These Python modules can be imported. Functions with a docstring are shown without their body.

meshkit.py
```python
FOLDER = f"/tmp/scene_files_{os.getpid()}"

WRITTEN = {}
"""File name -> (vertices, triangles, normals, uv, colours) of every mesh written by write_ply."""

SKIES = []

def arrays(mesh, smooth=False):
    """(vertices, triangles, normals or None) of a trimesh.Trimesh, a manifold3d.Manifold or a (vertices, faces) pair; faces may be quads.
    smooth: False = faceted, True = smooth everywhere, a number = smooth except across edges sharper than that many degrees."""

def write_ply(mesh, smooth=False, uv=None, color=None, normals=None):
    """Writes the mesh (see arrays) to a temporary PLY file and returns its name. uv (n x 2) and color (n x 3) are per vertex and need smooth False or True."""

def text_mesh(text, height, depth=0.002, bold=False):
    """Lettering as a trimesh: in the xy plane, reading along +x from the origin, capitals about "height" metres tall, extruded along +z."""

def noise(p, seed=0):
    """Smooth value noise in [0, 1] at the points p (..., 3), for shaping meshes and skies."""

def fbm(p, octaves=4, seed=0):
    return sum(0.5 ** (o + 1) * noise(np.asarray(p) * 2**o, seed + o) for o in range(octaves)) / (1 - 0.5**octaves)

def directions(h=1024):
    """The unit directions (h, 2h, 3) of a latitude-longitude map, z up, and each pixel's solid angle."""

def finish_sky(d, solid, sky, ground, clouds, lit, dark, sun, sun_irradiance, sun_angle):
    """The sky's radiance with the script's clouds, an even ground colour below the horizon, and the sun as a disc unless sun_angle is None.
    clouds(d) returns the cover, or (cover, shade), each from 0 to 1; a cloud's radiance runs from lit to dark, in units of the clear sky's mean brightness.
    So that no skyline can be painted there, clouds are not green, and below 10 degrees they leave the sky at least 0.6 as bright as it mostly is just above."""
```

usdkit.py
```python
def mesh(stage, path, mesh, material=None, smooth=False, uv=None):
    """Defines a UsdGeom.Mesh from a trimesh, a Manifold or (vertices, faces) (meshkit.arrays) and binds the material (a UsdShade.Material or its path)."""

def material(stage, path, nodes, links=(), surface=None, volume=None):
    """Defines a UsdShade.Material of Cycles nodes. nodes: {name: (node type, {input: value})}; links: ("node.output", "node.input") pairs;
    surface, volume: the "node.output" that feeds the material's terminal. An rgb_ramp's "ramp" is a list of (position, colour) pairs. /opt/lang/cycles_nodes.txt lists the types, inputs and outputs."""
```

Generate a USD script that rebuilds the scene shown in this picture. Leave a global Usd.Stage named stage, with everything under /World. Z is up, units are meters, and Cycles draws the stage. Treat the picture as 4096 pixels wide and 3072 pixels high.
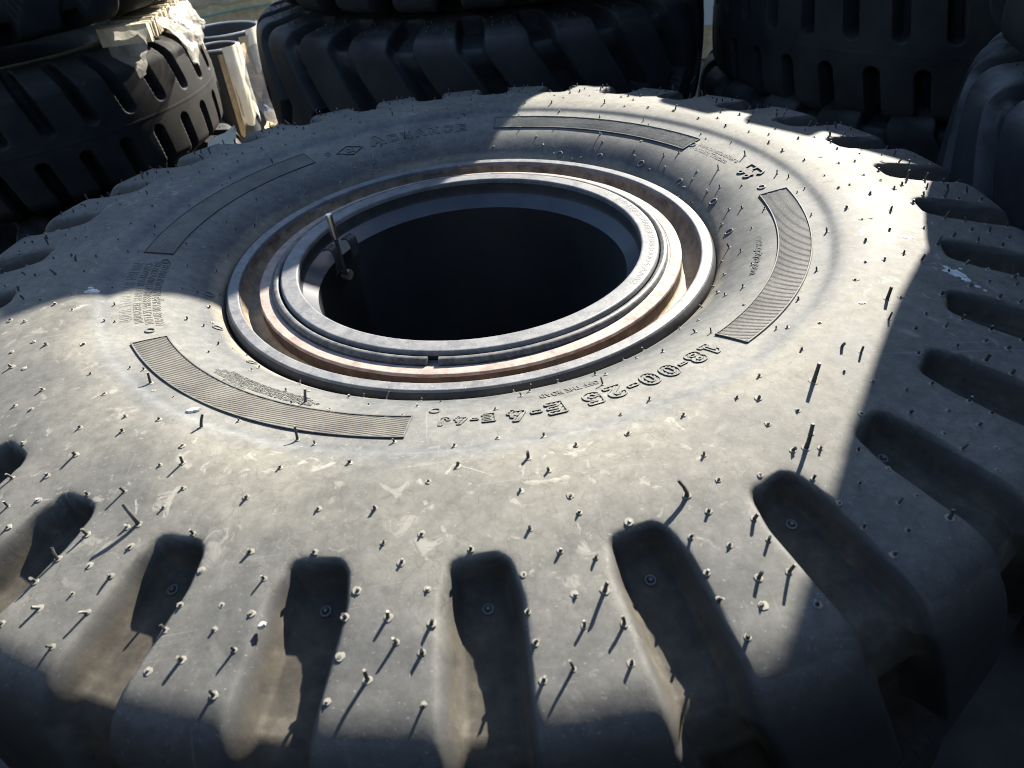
import math, random
import numpy as np, trimesh, shapely, usdkit, meshkit
from shapely import affinity
from shapely.geometry import Polygon, LineString, Point, box as sbox
from scipy.interpolate import PchipInterpolator
from pxr import Usd, UsdGeom, UsdShade, UsdLux, Gf, Sdf, Vt

stage = Usd.Stage.CreateInMemory()
UsdGeom.SetStageUpAxis(stage, UsdGeom.Tokens.z)
UsdGeom.SetStageMetersPerUnit(stage, 1.0)
world = UsdGeom.Xform.Define(stage, '/World')
stage.SetDefaultPrim(world.GetPrim())
UsdGeom.Scope.Define(stage, '/World/Looks')
rng = random.Random(7)
PI = math.pi

# ------------------------------------------------------------------ camera, sky, sun
ZR = 0.95                       # height of the rim plane of the near tyre above the ground
SUN_AZ, SUN_EL = 54.5, 30.0
EXPOSURE = 1.82
SUN_I, SKY_I = 1.25, 0.072

cam = UsdGeom.Camera.Define(stage, '/World/camera')
eye = np.array([0.0, -1.0794, 0.5308 + ZR])
rt = np.array([0.9917719, -0.10174575, -0.07769362])
up = np.array([0.1232685, 0.59522859, 0.79404522])
fw = np.array([0.03454526, 0.79708891, -0.60287303])
cam.AddTransformOp().Set(Gf.Matrix4d(*rt, 0, *up, 0, *(-fw), 0, *eye, 1))
cam.CreateHorizontalApertureAttr(36.0)
cam.CreateVerticalApertureAttr(27.0)
cam.CreateFocalLengthAttr(36.0 * 2949.9 / 4096)
cam.CreateClippingRangeAttr(Gf.Vec2f(0.02, 500))
cam.CreateFocusDistanceAttr(1.05)
cam.CreateFStopAttr(9.0)
cam.CreateExposureAttr(EXPOSURE)

sd = np.array([math.cos(math.radians(SUN_EL)) * math.cos(math.radians(SUN_AZ)),
               math.cos(math.radians(SUN_EL)) * math.sin(math.radians(SUN_AZ)), math.sin(math.radians(SUN_EL))])
dome = UsdLux.DomeLight.Define(stage, '/World/sky')
skym = usdkit.material(stage, '/World/Looks/sky_light', {
    'sky': ('sky_texture', {'sky_type': 'single_scattering', 'sun_disc': False, 'sun_elevation': math.radians(SUN_EL),
                            'sun_rotation': math.atan2(sd[0], sd[1]), 'air_density': 1.0, 'aerosol_density': .6, 'ozone_density': 2.2}),
    'bg': ('background_shader', {'strength': SKY_I})}, [('sky.color', 'bg.color')], surface='bg.background')
UsdShade.MaterialBindingAPI.Apply(dome.GetPrim()).Bind(skym)
dome.GetPrim().SetCustomDataByKey('kind', 'structure')
sun = UsdLux.DistantLight.Define(stage, '/World/sun')
sun.CreateIntensityAttr(SUN_I); sun.CreateAngleAttr(0.53); sun.CreateNormalizeAttr(True)
sun.CreateColorAttr(Gf.Vec3f(1.0, 0.945, 0.855))
zax = sd; xax = np.cross([0, 0, 1], zax); xax /= np.linalg.norm(xax); yax = np.cross(zax, xax)
sun.AddTransformOp().Set(Gf.Matrix4d(*xax, 0, *yax, 0, *zax, 0, *(sd * 20), 1))

# ------------------------------------------------------------------ helpers
_names = {}
def path_for(name, parent=None):
    base = str(parent.GetPath()) if parent is not None else '/World'
    k = _names.get((base, name), 0); _names[(base, name)] = k + 1
    return f'{base}/{name}' + (f'_{k:03d}' if k else '')

def vnormals(v, f):
    n = np.zeros_like(v); c = np.cross(v[f[:, 1]] - v[f[:, 0]], v[f[:, 2]] - v[f[:, 0]])
    for k in range(3): np.add.at(n, f[:, k], c)
    return n / np.maximum(np.linalg.norm(n, axis=1, keepdims=True), 1e-20)

def obj(name, mesh, mat, parent=None, smooth=40, normals=None, attr=None):
    p = path_for(name, parent)
    if normals is not None:
        v, f = mesh
        m = usdkit.mesh(stage, p, (v, f), mat, smooth=False)
        m.CreateNormalsAttr(Vt.Vec3fArray.FromNumpy(normals.astype(np.float32))); m.SetNormalsInterpolation('vertex')
    else:
        m = usdkit.mesh(stage, p, mesh, mat, smooth=smooth)
    if attr:
        for k, a in attr.items():
            UsdGeom.PrimvarsAPI(m).CreatePrimvar(k, Sdf.ValueTypeNames.FloatArray, 'vertex').Set(Vt.FloatArray.FromNumpy(np.asarray(a, np.float32)))
    return m.GetPrim()

def tag(o, label=None, cat=None, group=None, kind=None):
    for k, v in (('label', label), ('category', cat), ('group', group), ('kind', kind)):
        if v: o.SetCustomDataByKey(k, v)
    return o

def thing(name, label, cat, loc=(0, 0, 0), rotz=0, group=None, tilt=None):
    x = UsdGeom.Xform.Define(stage, path_for(name))
    x.AddTranslateOp().Set(Gf.Vec3d(*map(float, loc)))
    x.AddRotateZOp().Set(float(rotz))
    if tilt: x.AddRotateXYZOp().Set(Gf.Vec3f(*tilt))
    return tag(x.GetPrim(), label, cat, group)

def dup(src, loc, rotz, label, cat, group=None, scale=None):
    x = UsdGeom.Xform.Define(stage, path_for(src.GetName().rstrip('0123456789_')))
    x.GetPrim().GetReferences().AddInternalReference(src.GetPath())
    ops = {o.GetOpName(): o for o in x.GetOrderedXformOps()}
    x.ClearXformOpOrder()
    x.AddTranslateOp().Set(Gf.Vec3d(*map(float, loc))); x.AddRotateZOp().Set(float(rotz))
    if scale: x.AddScaleOp().Set(Gf.Vec3f(*scale))
    x.GetPrim().SetInstanceable(True)
    for k in ('group', 'label', 'category'): x.GetPrim().SetCustomDataByKey(k, '')
    tag(x.GetPrim(), label, cat)
    if group: tag(x.GetPrim(), group=group)
    else: x.GetPrim().ClearCustomDataByKey('group')
    return x.GetPrim()

def cat_mesh(ms):
    vs, fs, n = [], [], 0
    for m in ms:
        v, f = (np.asarray(m.vertices), np.asarray(m.faces)) if hasattr(m, 'vertices') else m
        vs.append(v); fs.append(np.asarray(f) + n); n += len(v)
    return trimesh.Trimesh(np.vstack(vs), np.vstack(fs), process=False)

def grid_faces(nr, nc, wrap=True):
    a = np.arange(nr * nc).reshape(nr, nc)
    b = np.roll(a, -1, 1) if wrap else a[:, 1:]
    a_ = a if wrap else a[:, :-1]
    q = np.stack([a_[:-1].ravel(), b[:-1].ravel(), b[1:].ravel(), a_[1:].ravel()], 1)
    return np.vstack([q[:, [0, 1, 2]], q[:, [0, 2, 3]]])

def revolve(pts, n=360, t0=None, t1=None, jit=0.0, seed=0):
    """Surface of revolution of (r, z) pairs; outward side on the right-hand walking direction; optional arc t0..t1 (degrees)."""
    pts = np.asarray(pts, float)
    full = t0 is None
    th = np.linspace(0, 2 * PI, n, endpoint=False) if full else np.radians(np.linspace(t0, t1, n))
    r, z = pts[:, :1], pts[:, 1:]
    v = np.stack([r * np.cos(th), r * np.sin(th), z + 0 * th], -1).reshape(-1, 3)
    if jit: v = v + (meshkit.noise(v * 60, seed)[:, None] - .5) * jit
    f = grid_faces(len(pts), n, full)
    if full: return trimesh.Trimesh(v, f, process=False)
    caps = []
    for e in (0, n - 1):
        ids = np.arange(len(pts)) * n + e
        c = len(v); v = np.vstack([v, v[ids].mean(0)])
        for i in range(len(ids)):
            j = (i + 1) % len(ids); caps.append([ids[i], ids[j], c] if e else [ids[j], ids[i], c])
    return trimesh.Trimesh(v, np.vstack([f, caps]), process=False)

def round_corner(pts, idx, rad, n=5):
    """Rounds the corners with the given indices in a polyline."""
    out = []
    pts = [np.array(p, float) for p in pts]
    for i, p in enumerate(pts):
        if i in idx and 0 < i < len(pts) - 1:
            a, b = pts[i - 1] - p, pts[i + 1] - p
            la, lb = np.linalg.norm(a), np.linalg.norm(b)
            d = min(rad, .45 * la, .45 * lb)
            p0, p1 = p + a / la * d, p + b / lb * d
            for t in np.linspace(0, 1, n): out.append((1 - t) ** 2 * p0 + 2 * t * (1 - t) * p + t * t * p1)
        else: out.append(p)
    return np.array(out)

def tube(path, rad, sides=8, caps=True, flat=None):
    path = np.asarray(path, float); n = len(path)
    rad = np.broadcast_to(rad, n)
    T = np.gradient(path, axis=0); T /= np.linalg.norm(T, axis=1, keepdims=True)
    ref = np.array([0, 0, 1.0]) if abs(T[0][2]) < .9 else np.array([1.0, 0, 0])
    A = np.cross(T, ref); A /= np.linalg.norm(A, axis=1, keepdims=True); B = np.cross(T, A)
    ph = np.linspace(0, 2 * PI, sides, endpoint=False)
    v = path[:, None] + rad[:, None, None] * (np.cos(ph)[None, :, None] * A[:, None] + np.sin(ph)[None, :, None] * B[:, None] * (flat or 1))
    v = v.reshape(-1, 3); f = grid_faces(n, sides)
    if caps:
        v = np.vstack([v, path[0], path[-1]]); i = np.arange(sides); j = (i + 1) % sides; o = (n - 1) * sides
        f = np.vstack([f, np.stack([j, i, i * 0 + len(v) - 2], 1), np.stack([i + o, j + o, i * 0 + len(v) - 1], 1)])
    return trimesh.Trimesh(v, f, process=False)

def bevel_box(sx, sy, sz, b=.004):
    import manifold3d as m3
    c = m3.Manifold.cube((sx - 2 * b, sy - 2 * b, sz - 2 * b), True)
    e = [m3.Manifold.cube((sx - 2 * b, sy - 2 * b, sz), True), m3.Manifold.cube((sx, sy - 2 * b, sz - 2 * b), True), m3.Manifold.cube((sx - 2 * b, sy, sz - 2 * b), True)]
    h = m3.Manifold.batch_hull(e).to_mesh()
    return trimesh.Trimesh(h.vert_properties[:, :3], h.tri_verts, process=False)

# ------------------------------------------------------------------ materials
def M(name, nodes, links, surface='p.BSDF'):
    return usdkit.material(stage, '/World/Looks/' + name, nodes, links, surface=surface)

def grime(name, c1, c2, scale=12, rough=.6, dust=None, dust_amt=.6, spec=.4, bump=.15, metallic=0., speck=None, dscale=9, fine=160):
    """A base colour that wanders between c1 and c2, with patchy dust that settles on upward faces."""
    n = {'tc': ('texture_coordinate', {}),
         'n1': ('noise_texture', {'scale': scale, 'detail': 6., 'roughness': .62}),
         'n2': ('noise_texture', {'scale': fine, 'detail': 3., 'roughness': .6}),
         'm1': ('mix_color', {'a': c1, 'b': c2}),
         'r1': ('rgb_ramp', {'ramp': [(.36, (0, 0, 0)), (.64, (1, 1, 1))]}),
         'bp': ('bump', {'strength': bump, 'distance': .002}),
         'p': ('principled_bsdf', {'roughness': rough, 'specular_ior_level': spec, 'metallic': metallic})}
    l = [('tc.object', 'n1.vector'), ('tc.object', 'n2.vector'), ('n1.fac', 'r1.fac'), ('r1.color', 'm1.fac'), ('n2.fac', 'bp.height'), ('bp.normal', 'p.normal')]
    last = 'm1.result'
    if dust is not None:
        n |= {'g': ('geometry', {}), 'sx': ('separate_xyz', {}), 'nz': ('math', {'math_type': 'multiply_add', 'value2': 1.4, 'value3': -.3, 'use_clamp': True}),
              'n3': ('noise_texture', {'scale': dscale, 'detail': 7., 'roughness': .65, 'distortion': .6}),
              'r3': ('rgb_ramp', {'ramp': [(.38, (.15, .15, .15)), (.62, (1, 1, 1))]}),
              'mu': ('math', {'math_type': 'multiply'}), 'ma': ('math', {'math_type': 'multiply', 'value2': dust_amt}),
              'md': ('mix_color', {'b': dust})}
        l += [('g.normal', 'sx.vector'), ('sx.z', 'nz.value1'), ('tc.object', 'n3.vector'), ('n3.fac', 'r3.fac'), ('nz.value', 'mu.value1'), ('r3.color', 'mu.value2'),
              ('mu.value', 'ma.value1'), (last, 'md.a'), ('ma.value', 'md.fac')]
        last = 'md.result'
    if speck is not None:
        n |= {'n4': ('noise_texture', {'scale': 420., 'detail': 2.}), 'r4': ('rgb_ramp', {'ramp': [(.66, (0, 0, 0)), (.72, (1, 1, 1))]}), 'ms': ('mix_color', {'b': speck})}
        l += [('tc.object', 'n4.vector'), ('n4.fac', 'r4.fac'), ('r4.color', 'ms.fac'), (last, 'ms.a')]
        last = 'ms.result'
    l.append((last, 'p.base_color'))
    return M(name, n, l)

def near_rubber(name, rscale=1.0):
    """Weathered side of the near tyre: bluish clean rubber near the rim, chalky dust outside the step line, brown dirt in the grooves."""
    nodes = {
        'tc': ('texture_coordinate', {}),
        'mp': ('mapping', {'scale': (1, 1, 0)}), 'len': ('vector_math', {'math_type': 'length'}),
        'rr': ('math', {'math_type': 'multiply_add', 'value2': 2.0, 'value3': -.72}),
        'wob': ('noise_texture', {'scale': 9., 'detail': 4.}), 'wm': ('math', {'math_type': 'multiply_add', 'value2': .05, 'value3': -.025}),
        'ra': ('math', {'math_type': 'add'}),
        'zone': ('rgb_ramp', {'ramp': [(.0, (0.286, 0.259, 0.200)), (.055, (0.275, 0.248, 0.195)), (.09, (0.094, 0.097, 0.098)), (.15, (0.132, 0.135, 0.130)), (.22, (0.171, 0.170, 0.155)),
                                       (.32, (0.182, 0.180, 0.165)), (.345, (0.143, 0.147, 0.145)), (.37, (0.165, 0.165, 0.155)), (.395, (0.193, 0.186, 0.160)), (.46, (0.182, 0.176, 0.153)), (.72, (0.149, 0.147, 0.135)), (.9, (0.121, 0.119, 0.110)), (1., (0.050, 0.050, 0.050))]}),
        'n1': ('noise_texture', {'scale': 5., 'detail': 8., 'roughness': .66, 'distortion': .4}),
        'r1': ('rgb_ramp', {'ramp': [(.3, (.64, .66, .70)), (.5, (1.03, 1.02, 1.)), (.7, (1.36, 1.34, 1.27))]}),
        'mul': ('mix_color', {'blend_type': 'multiply', 'fac': 1., 'use_clamp': False}),
        'n2': ('noise_texture', {'scale': 70., 'detail': 5., 'roughness': .7}),
        'r2': ('rgb_ramp', {'ramp': [(.3, (.78, .78, .78)), (.7, (1.2, 1.2, 1.2))]}),
        'mul2': ('mix_color', {'blend_type': 'multiply', 'fac': 1., 'use_clamp': False}),
        # chalky blotches
        'n3': ('noise_texture', {'scale': 38., 'detail': 6., 'roughness': .66, 'distortion': .9}),
        'r3': ('rgb_ramp', {'ramp': [(.585, (0, 0, 0)), (.64, (1, 1, 1))]}),
        'n3b': ('noise_texture', {'scale': 3.2, 'detail': 2.}), 'r3b': ('rgb_ramp', {'ramp': [(.44, (0, 0, 0)), (.56, (1, 1, 1))]}),
        'zm': ('rgb_ramp', {'ramp': [(.0, (.3, .3, .3)), (.3, (.22, .22, .22)), (.37, (.25, .25, .25)), (.40, (.85, .85, .85)), (.62, (.8, .8, .8)), (.75, (.3, .3, .3)), (1., (0, 0, 0))]}),
        'k1': ('math', {'math_type': 'multiply'}), 'k2': ('math', {'math_type': 'multiply'}),
        'mixp': ('mix_color', {'b': (.31, .298, .255)}),
        # light specks
        'n4': ('noise_texture', {'scale': 330., 'detail': 2.}), 'r4': ('rgb_ramp', {'ramp': [(.67, (0, 0, 0)), (.74, (.45, .45, .45))]}),
        'mixs': ('mix_color', {'b': (.34, .33, .29)}),
        # scuffs that run round the tyre
        'mp5': ('mapping', {'scale': (1., 1.8, 1.), 'rotation': (0, 0, .6)}),
        'n5': ('noise_texture', {'scale': 26., 'detail': 6., 'roughness': .72, 'distortion': 2.6}), 'r5': ('rgb_ramp', {'ramp': [(.30, (.9, .9, .9)), (.36, (0, 0, 0))]}),
        'mixd': ('mix_color', {'b': (.085, .086, .088)}), 'k5': ('math', {'math_type': 'multiply', 'value2': .55}),
        'mp7': ('mapping', {'scale': (3., 150., 3.), 'rotation': (0, 0, .5)}), 'n7': ('noise_texture', {'scale': 1., 'detail': 3., 'roughness': .6}), 'r7': ('rgb_ramp', {'ramp': [(.66, (0, 0, 0)), (.72, (.55, .55, .55))]}),
        'mp8': ('mapping', {'scale': (170., 4., 4.), 'rotation': (0, 0, -.35)}), 'n8': ('noise_texture', {'scale': 1., 'detail': 3., 'roughness': .6}), 'r8': ('rgb_ramp', {'ramp': [(.67, (0, 0, 0)), (.73, (.5, .5, .5))]}),
        'mx7': ('mix_color', {'b': (.25, .245, .225)}), 'mx8': ('mix_color', {'b': (.24, .235, .22)}),
        # hair cracks
        'nd': ('noise_texture', {'scale': 22., 'detail': 3.}), 'vd': ('mix_vector', {'fac': .08}),
        'vor': ('voronoi_texture', {'feature': 'distance_to_edge', 'scale': 34., 'randomness': 1.}), 'r6': ('rgb_ramp', {'ramp': [(.0, (.45, .45, .45)), (.02, (0, 0, 0))]}),
        'mixc': ('mix_color', {'b': (.10, .09, .075)}),
        # groove dirt
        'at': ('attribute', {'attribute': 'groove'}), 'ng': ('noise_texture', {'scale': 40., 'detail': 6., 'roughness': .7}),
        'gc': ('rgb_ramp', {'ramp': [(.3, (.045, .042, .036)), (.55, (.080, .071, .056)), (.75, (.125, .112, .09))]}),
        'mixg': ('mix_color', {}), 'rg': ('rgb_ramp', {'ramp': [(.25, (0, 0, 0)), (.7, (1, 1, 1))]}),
        # dust lies on what faces up; bare sides darkened further to stand for shade
        'g': ('geometry', {}), 'sx': ('separate_xyz', {}), 'rz': ('rgb_ramp', {'ramp': [(.05, (0, 0, 0)), (.9, (1, 1, 1))]}), 'mixz': ('mix_color', {'a': (.030, .030, .031)}),
        'nb': ('noise_texture', {'scale': 240., 'detail': 4., 'roughness': .7}), 'nb2': ('noise_texture', {'scale': 30., 'detail': 4.}), 'ab': ('math', {'math_type': 'multiply_add', 'value2': 1.5}),
        'bp': ('bump', {'strength': .22, 'distance': .0006}),
        'rough': ('rgb_ramp', {'ramp': [(.3, (.62, .62, .62)), (.7, (.82, .82, .82))]}),
        'p': ('principled_bsdf', {'specular_ior_level': .14}),
    }
    links = [('tc.object', 'mp.vector'), ('mp.vector', 'len.vector1'), ('len.value', 'rr.value1'), ('tc.object', 'wob.vector'), ('wob.fac', 'wm.value1'), ('rr.value', 'ra.value1'), ('wm.value', 'ra.value2'),
             ('ra.value', 'zone.fac'), ('tc.object', 'n1.vector'), ('n1.fac', 'r1.fac'), ('zone.color', 'mul.a'), ('r1.color', 'mul.b'), ('tc.object', 'n2.vector'), ('n2.fac', 'r2.fac'), ('mul.result', 'mul2.a'), ('r2.color', 'mul2.b'),
             ('tc.object', 'mp5.vector'), ('mp5.vector', 'n5.vector'), ('n5.fac', 'r5.fac'), ('r5.color', 'k5.value1'), ('k5.value', 'mixd.fac'), ('mul2.result', 'mixd.a'),
             ('tc.object', 'n3.vector'), ('n3.fac', 'r3.fac'), ('tc.object', 'n3b.vector'), ('n3b.fac', 'r3b.fac'), ('ra.value', 'zm.fac'), ('r3.color', 'k1.value1'), ('r3b.color', 'k1.value2'), ('k1.value', 'k2.value1'), ('zm.color', 'k2.value2'),
             ('k2.value', 'mixp.fac'), ('mixd.result', 'mixp.a'), ('tc.object', 'n4.vector'), ('n4.fac', 'r4.fac'), ('r4.color', 'mixs.fac'), ('mixp.result', 'mx7.a'), ('tc.object', 'mp7.vector'), ('mp7.vector', 'n7.vector'), ('n7.fac', 'r7.fac'), ('r7.color', 'mx7.fac'), ('tc.object', 'mp8.vector'), ('mp8.vector', 'n8.vector'), ('n8.fac', 'r8.fac'), ('r8.color', 'mx8.fac'), ('mx7.result', 'mx8.a'), ('mx8.result', 'mixs.a'),
             ('tc.object', 'nd.vector'), ('tc.object', 'vd.a'), ('nd.color', 'vd.b'), ('vd.result', 'vor.vector'), ('vor.distance', 'r6.fac'), ('r6.color', 'mixc.fac'), ('mixs.result', 'mixc.a'),
             ('g.normal', 'sx.vector'), ('sx.z', 'rz.fac'), ('rz.color', 'mixz.fac'), ('mixc.result', 'mixz.b'),
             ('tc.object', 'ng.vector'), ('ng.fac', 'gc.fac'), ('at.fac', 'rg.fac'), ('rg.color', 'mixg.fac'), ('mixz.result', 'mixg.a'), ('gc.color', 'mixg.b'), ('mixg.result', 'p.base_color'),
             ('tc.object', 'nb.vector'), ('tc.object', 'nb2.vector'), ('nb2.fac', 'ab.value1'), ('nb.fac', 'ab.value3'), ('ab.value', 'bp.height'), ('bp.normal', 'p.normal'), ('n1.fac', 'rough.fac'), ('rough.color', 'p.roughness')]
    return M(name, nodes, links)

MAT = {
    'near': near_rubber('weathered_rubber'),
    'far': grime('dark_rubber', (.014, .0138, .0135), (.026, .0255, .025), scale=8, rough=.68, dust=(.105, .104, .10), dust_amt=.75, spec=.22, bump=.2, dscale=6),
    'dusty_skylit': grime('dusty_skylit_rubber', (.022, .022, .023), (.040, .040, .041), scale=8, rough=.68, dust=(.25, .25, .248), dust_amt=1.0, spec=.22, bump=.2, dscale=5),  # upward dust lightened to stand in for sky light on the lug tops
    'slot': grime('matt_rubber', (.017, .0165, .016), (.036, .034, .031), scale=6, rough=.7, dust=(.10, .095, .088), dust_amt=.6, spec=.2, bump=.2, dscale=5),
    'spew': grime('spew_rubber', (.030, .030, .029), (.075, .070, .062), scale=90, rough=.6, spec=.3, dust=(.36, .34, .29), dust_amt=.9),
    'collar': grime('dry_dust', (.24, .23, .195), (.32, .305, .25), scale=120, rough=.85, spec=.2),
    'letter': grime('letter_rubber', (.10, .10, .098), (.17, .168, .16), scale=60, rough=.6, spec=.4),
    'ribs': grime('rib_rubber', (.115, .106, .088), (.18, .168, .138), scale=20, rough=.6, spec=.4),
    'steel': grime('grey_painted_steel', (.09, .095, .104), (.165, .170, .18), scale=26, rough=.48, dust=(.30, .29, .265), dust_amt=.5, spec=.35, bump=.12, speck=(.42, .40, .34), dscale=55),
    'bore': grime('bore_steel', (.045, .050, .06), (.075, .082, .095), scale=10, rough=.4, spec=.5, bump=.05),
    'recess_shade': grime('dark_recess_shade', (.013, .0135, .014), (.022, .0225, .023), scale=8, rough=.45, spec=.4, bump=.05),  # near-black colour stands in for shade deep in the bore and groove
    'shade_steel': grime('shade_toned_steel', (.026, .027, .03), (.05, .049, .048), scale=20, rough=.5, spec=.3, bump=.05),  # steel coloured darker to stand in for shade inside the bore
    'shade_rust_side': grime('shade_toned_rust', (.055, .040, .034), (.11, .078, .064), scale=40, rough=.8, spec=.2, bump=.3),  # rust colour lowered to put shade on the upright face of the band
    'flange_dirt_shade': grime('dirty_shaded_flange_side', (.03, .031, .033), (.06, .06, .06), scale=30, rough=.6, spec=.25, bump=.1),  # dirt plus painted shade on the outer face of the flange
    'lock': grime('scuffed_black_steel', (.012, .013, .016), (.085, .092, .105), scale=110, rough=.45, dust=(.32, .29, .23), dust_amt=.38, spec=.5, bump=.1, dscale=45),
    'pink': grime('rusty_pink_primer', (.24, .165, .14), (.42, .345, .30), scale=60, rough=.75, dust=(.38, .32, .265), dust_amt=.6, spec=.3, bump=.2, dscale=70),
    'rust': grime('brown_rust', (.10, .07, .05), (.26, .20, .14), scale=40, rough=.75, dust=(.60, .49, .32), dust_amt=.9, spec=.3, bump=.3, dscale=8),
    'chrome': M('nickel', {'p': ('principled_bsdf', {'base_color': (.72, .69, .60), 'metallic': 1., 'roughness': .3})}, []),
    'darkmetal': grime('dark_metal', (.05, .05, .05), (.11, .10, .09), scale=40, rough=.4, spec=.5, metallic=.5),
    'ground': grime('packed_dirt', (.10, .095, .085), (.19, .175, .15), scale=4, rough=.85, spec=.2, bump=.5, speck=(.24, .22, .19)),
    'wall': grime('grey_wall_paint', (.30, .31, .31), (.38, .385, .38), scale=3, rough=.7, spec=.3, bump=.1),
    'wood': grime('old_wood', (.24, .17, .10), (.38, .29, .18), scale=25, rough=.75, spec=.25, bump=.3),
    'card': grime('cardboard', (.42, .33, .20), (.55, .45, .29), scale=30, rough=.8, spec=.2, bump=.3),
    'paper': grime('torn_paper', (.66, .60, .46), (.80, .75, .62), scale=16, rough=.7, spec=.3, bump=.2),
    'straw': grime('straw_card', (.42, .36, .25), (.66, .59, .45), scale=60, rough=.8, spec=.2, bump=.4),
    'pipe': grime('dark_drum', (.045, .048, .055), (.075, .078, .085), scale=6, rough=.5, spec=.4),
    'lip': grime('drum_lip', (.45, .47, .50), (.6, .61, .62), scale=20, rough=.4, spec=.5),
    'strap': M('green_strap', {'p': ('principled_bsdf', {'base_color': (.10, .38, .33), 'roughness': .4})}, []),
    'white': grime('white_splash', (.50, .51, .50), (.74, .74, .72), scale=150, rough=.7, spec=.3),
    'string': M('string', {'p': ('principled_bsdf', {'base_color': (.30, .27, .22), 'roughness': .7})}, []),
    'film': M('plastic_film', {'tc': ('texture_coordinate', {}), 'n': ('noise_texture', {'scale': 14., 'detail': 5., 'distortion': 1.}), 'r': ('rgb_ramp', {'ramp': [(.35, (.35, .35, .35)), (.65, (.85, .85, .85))]}),
                               'p': ('principled_bsdf', {'base_color': (.78, .74, .64), 'roughness': .22, 'specular_ior_level': .6}), 'tl': ('translucent_bsdf', {'color': (.75, .70, .58)}), 'mx': ('mix_closure', {'fac': .35}),
                               'tr': ('transparent_bsdf', {}), 'm2': ('mix_closure', {})},
              [('tc.object', 'n.vector'), ('n.fac', 'r.fac'), ('p.BSDF', 'mx.closure1'), ('tl.BSDF', 'mx.closure2'), ('r.color', 'm2.fac'), ('tr.BSDF', 'm2.closure1'), ('mx.closure', 'm2.closure2')], 'm2.closure'),
    'clearfilm': M('cloudy_film', {'tc': ('texture_coordinate', {}), 'n': ('noise_texture', {'scale': 9., 'detail': 6., 'distortion': 1.5}), 'r': ('rgb_ramp', {'ramp': [(.3, (.35, .35, .35)), (.7, (.9, .9, .9))]}),
                                   'p': ('principled_bsdf', {'base_color': (.50, .53, .60), 'roughness': .3, 'specular_ior_level': .6}), 'tr': ('transparent_bsdf', {}), 'm2': ('mix_closure', {})},
              [('tc.object', 'n.vector'), ('n.fac', 'r.fac'), ('r.color', 'm2.fac'), ('tr.BSDF', 'm2.closure1'), ('p.BSDF', 'm2.closure2')], 'm2.closure'),
}

# ------------------------------------------------------------------ the setting
def ground_mesh():
    e = np.concatenate([-np.geomspace(6, 60, 8)[::-1], np.linspace(-5.5, 7, 90), np.geomspace(7.6, 60, 8)])
    x, y = np.meshgrid(e, e)
    z = -.025 * meshkit.fbm(np.stack([x * 1.2, y * 1.2, 0 * x], -1), 4)
    return np.stack([x, y, z], -1).reshape(-1, 3), grid_faces(len(e), len(e), False)
tag(obj('ground', ground_mesh(), MAT['ground'], smooth=True), 'grey brown packed earth of the yard beneath the tyre stacks', 'ground', kind='structure')

# ------------------------------------------------------------------ tyres
NG, G0 = 31, 267.8
PITCH = 360 / NG
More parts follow.
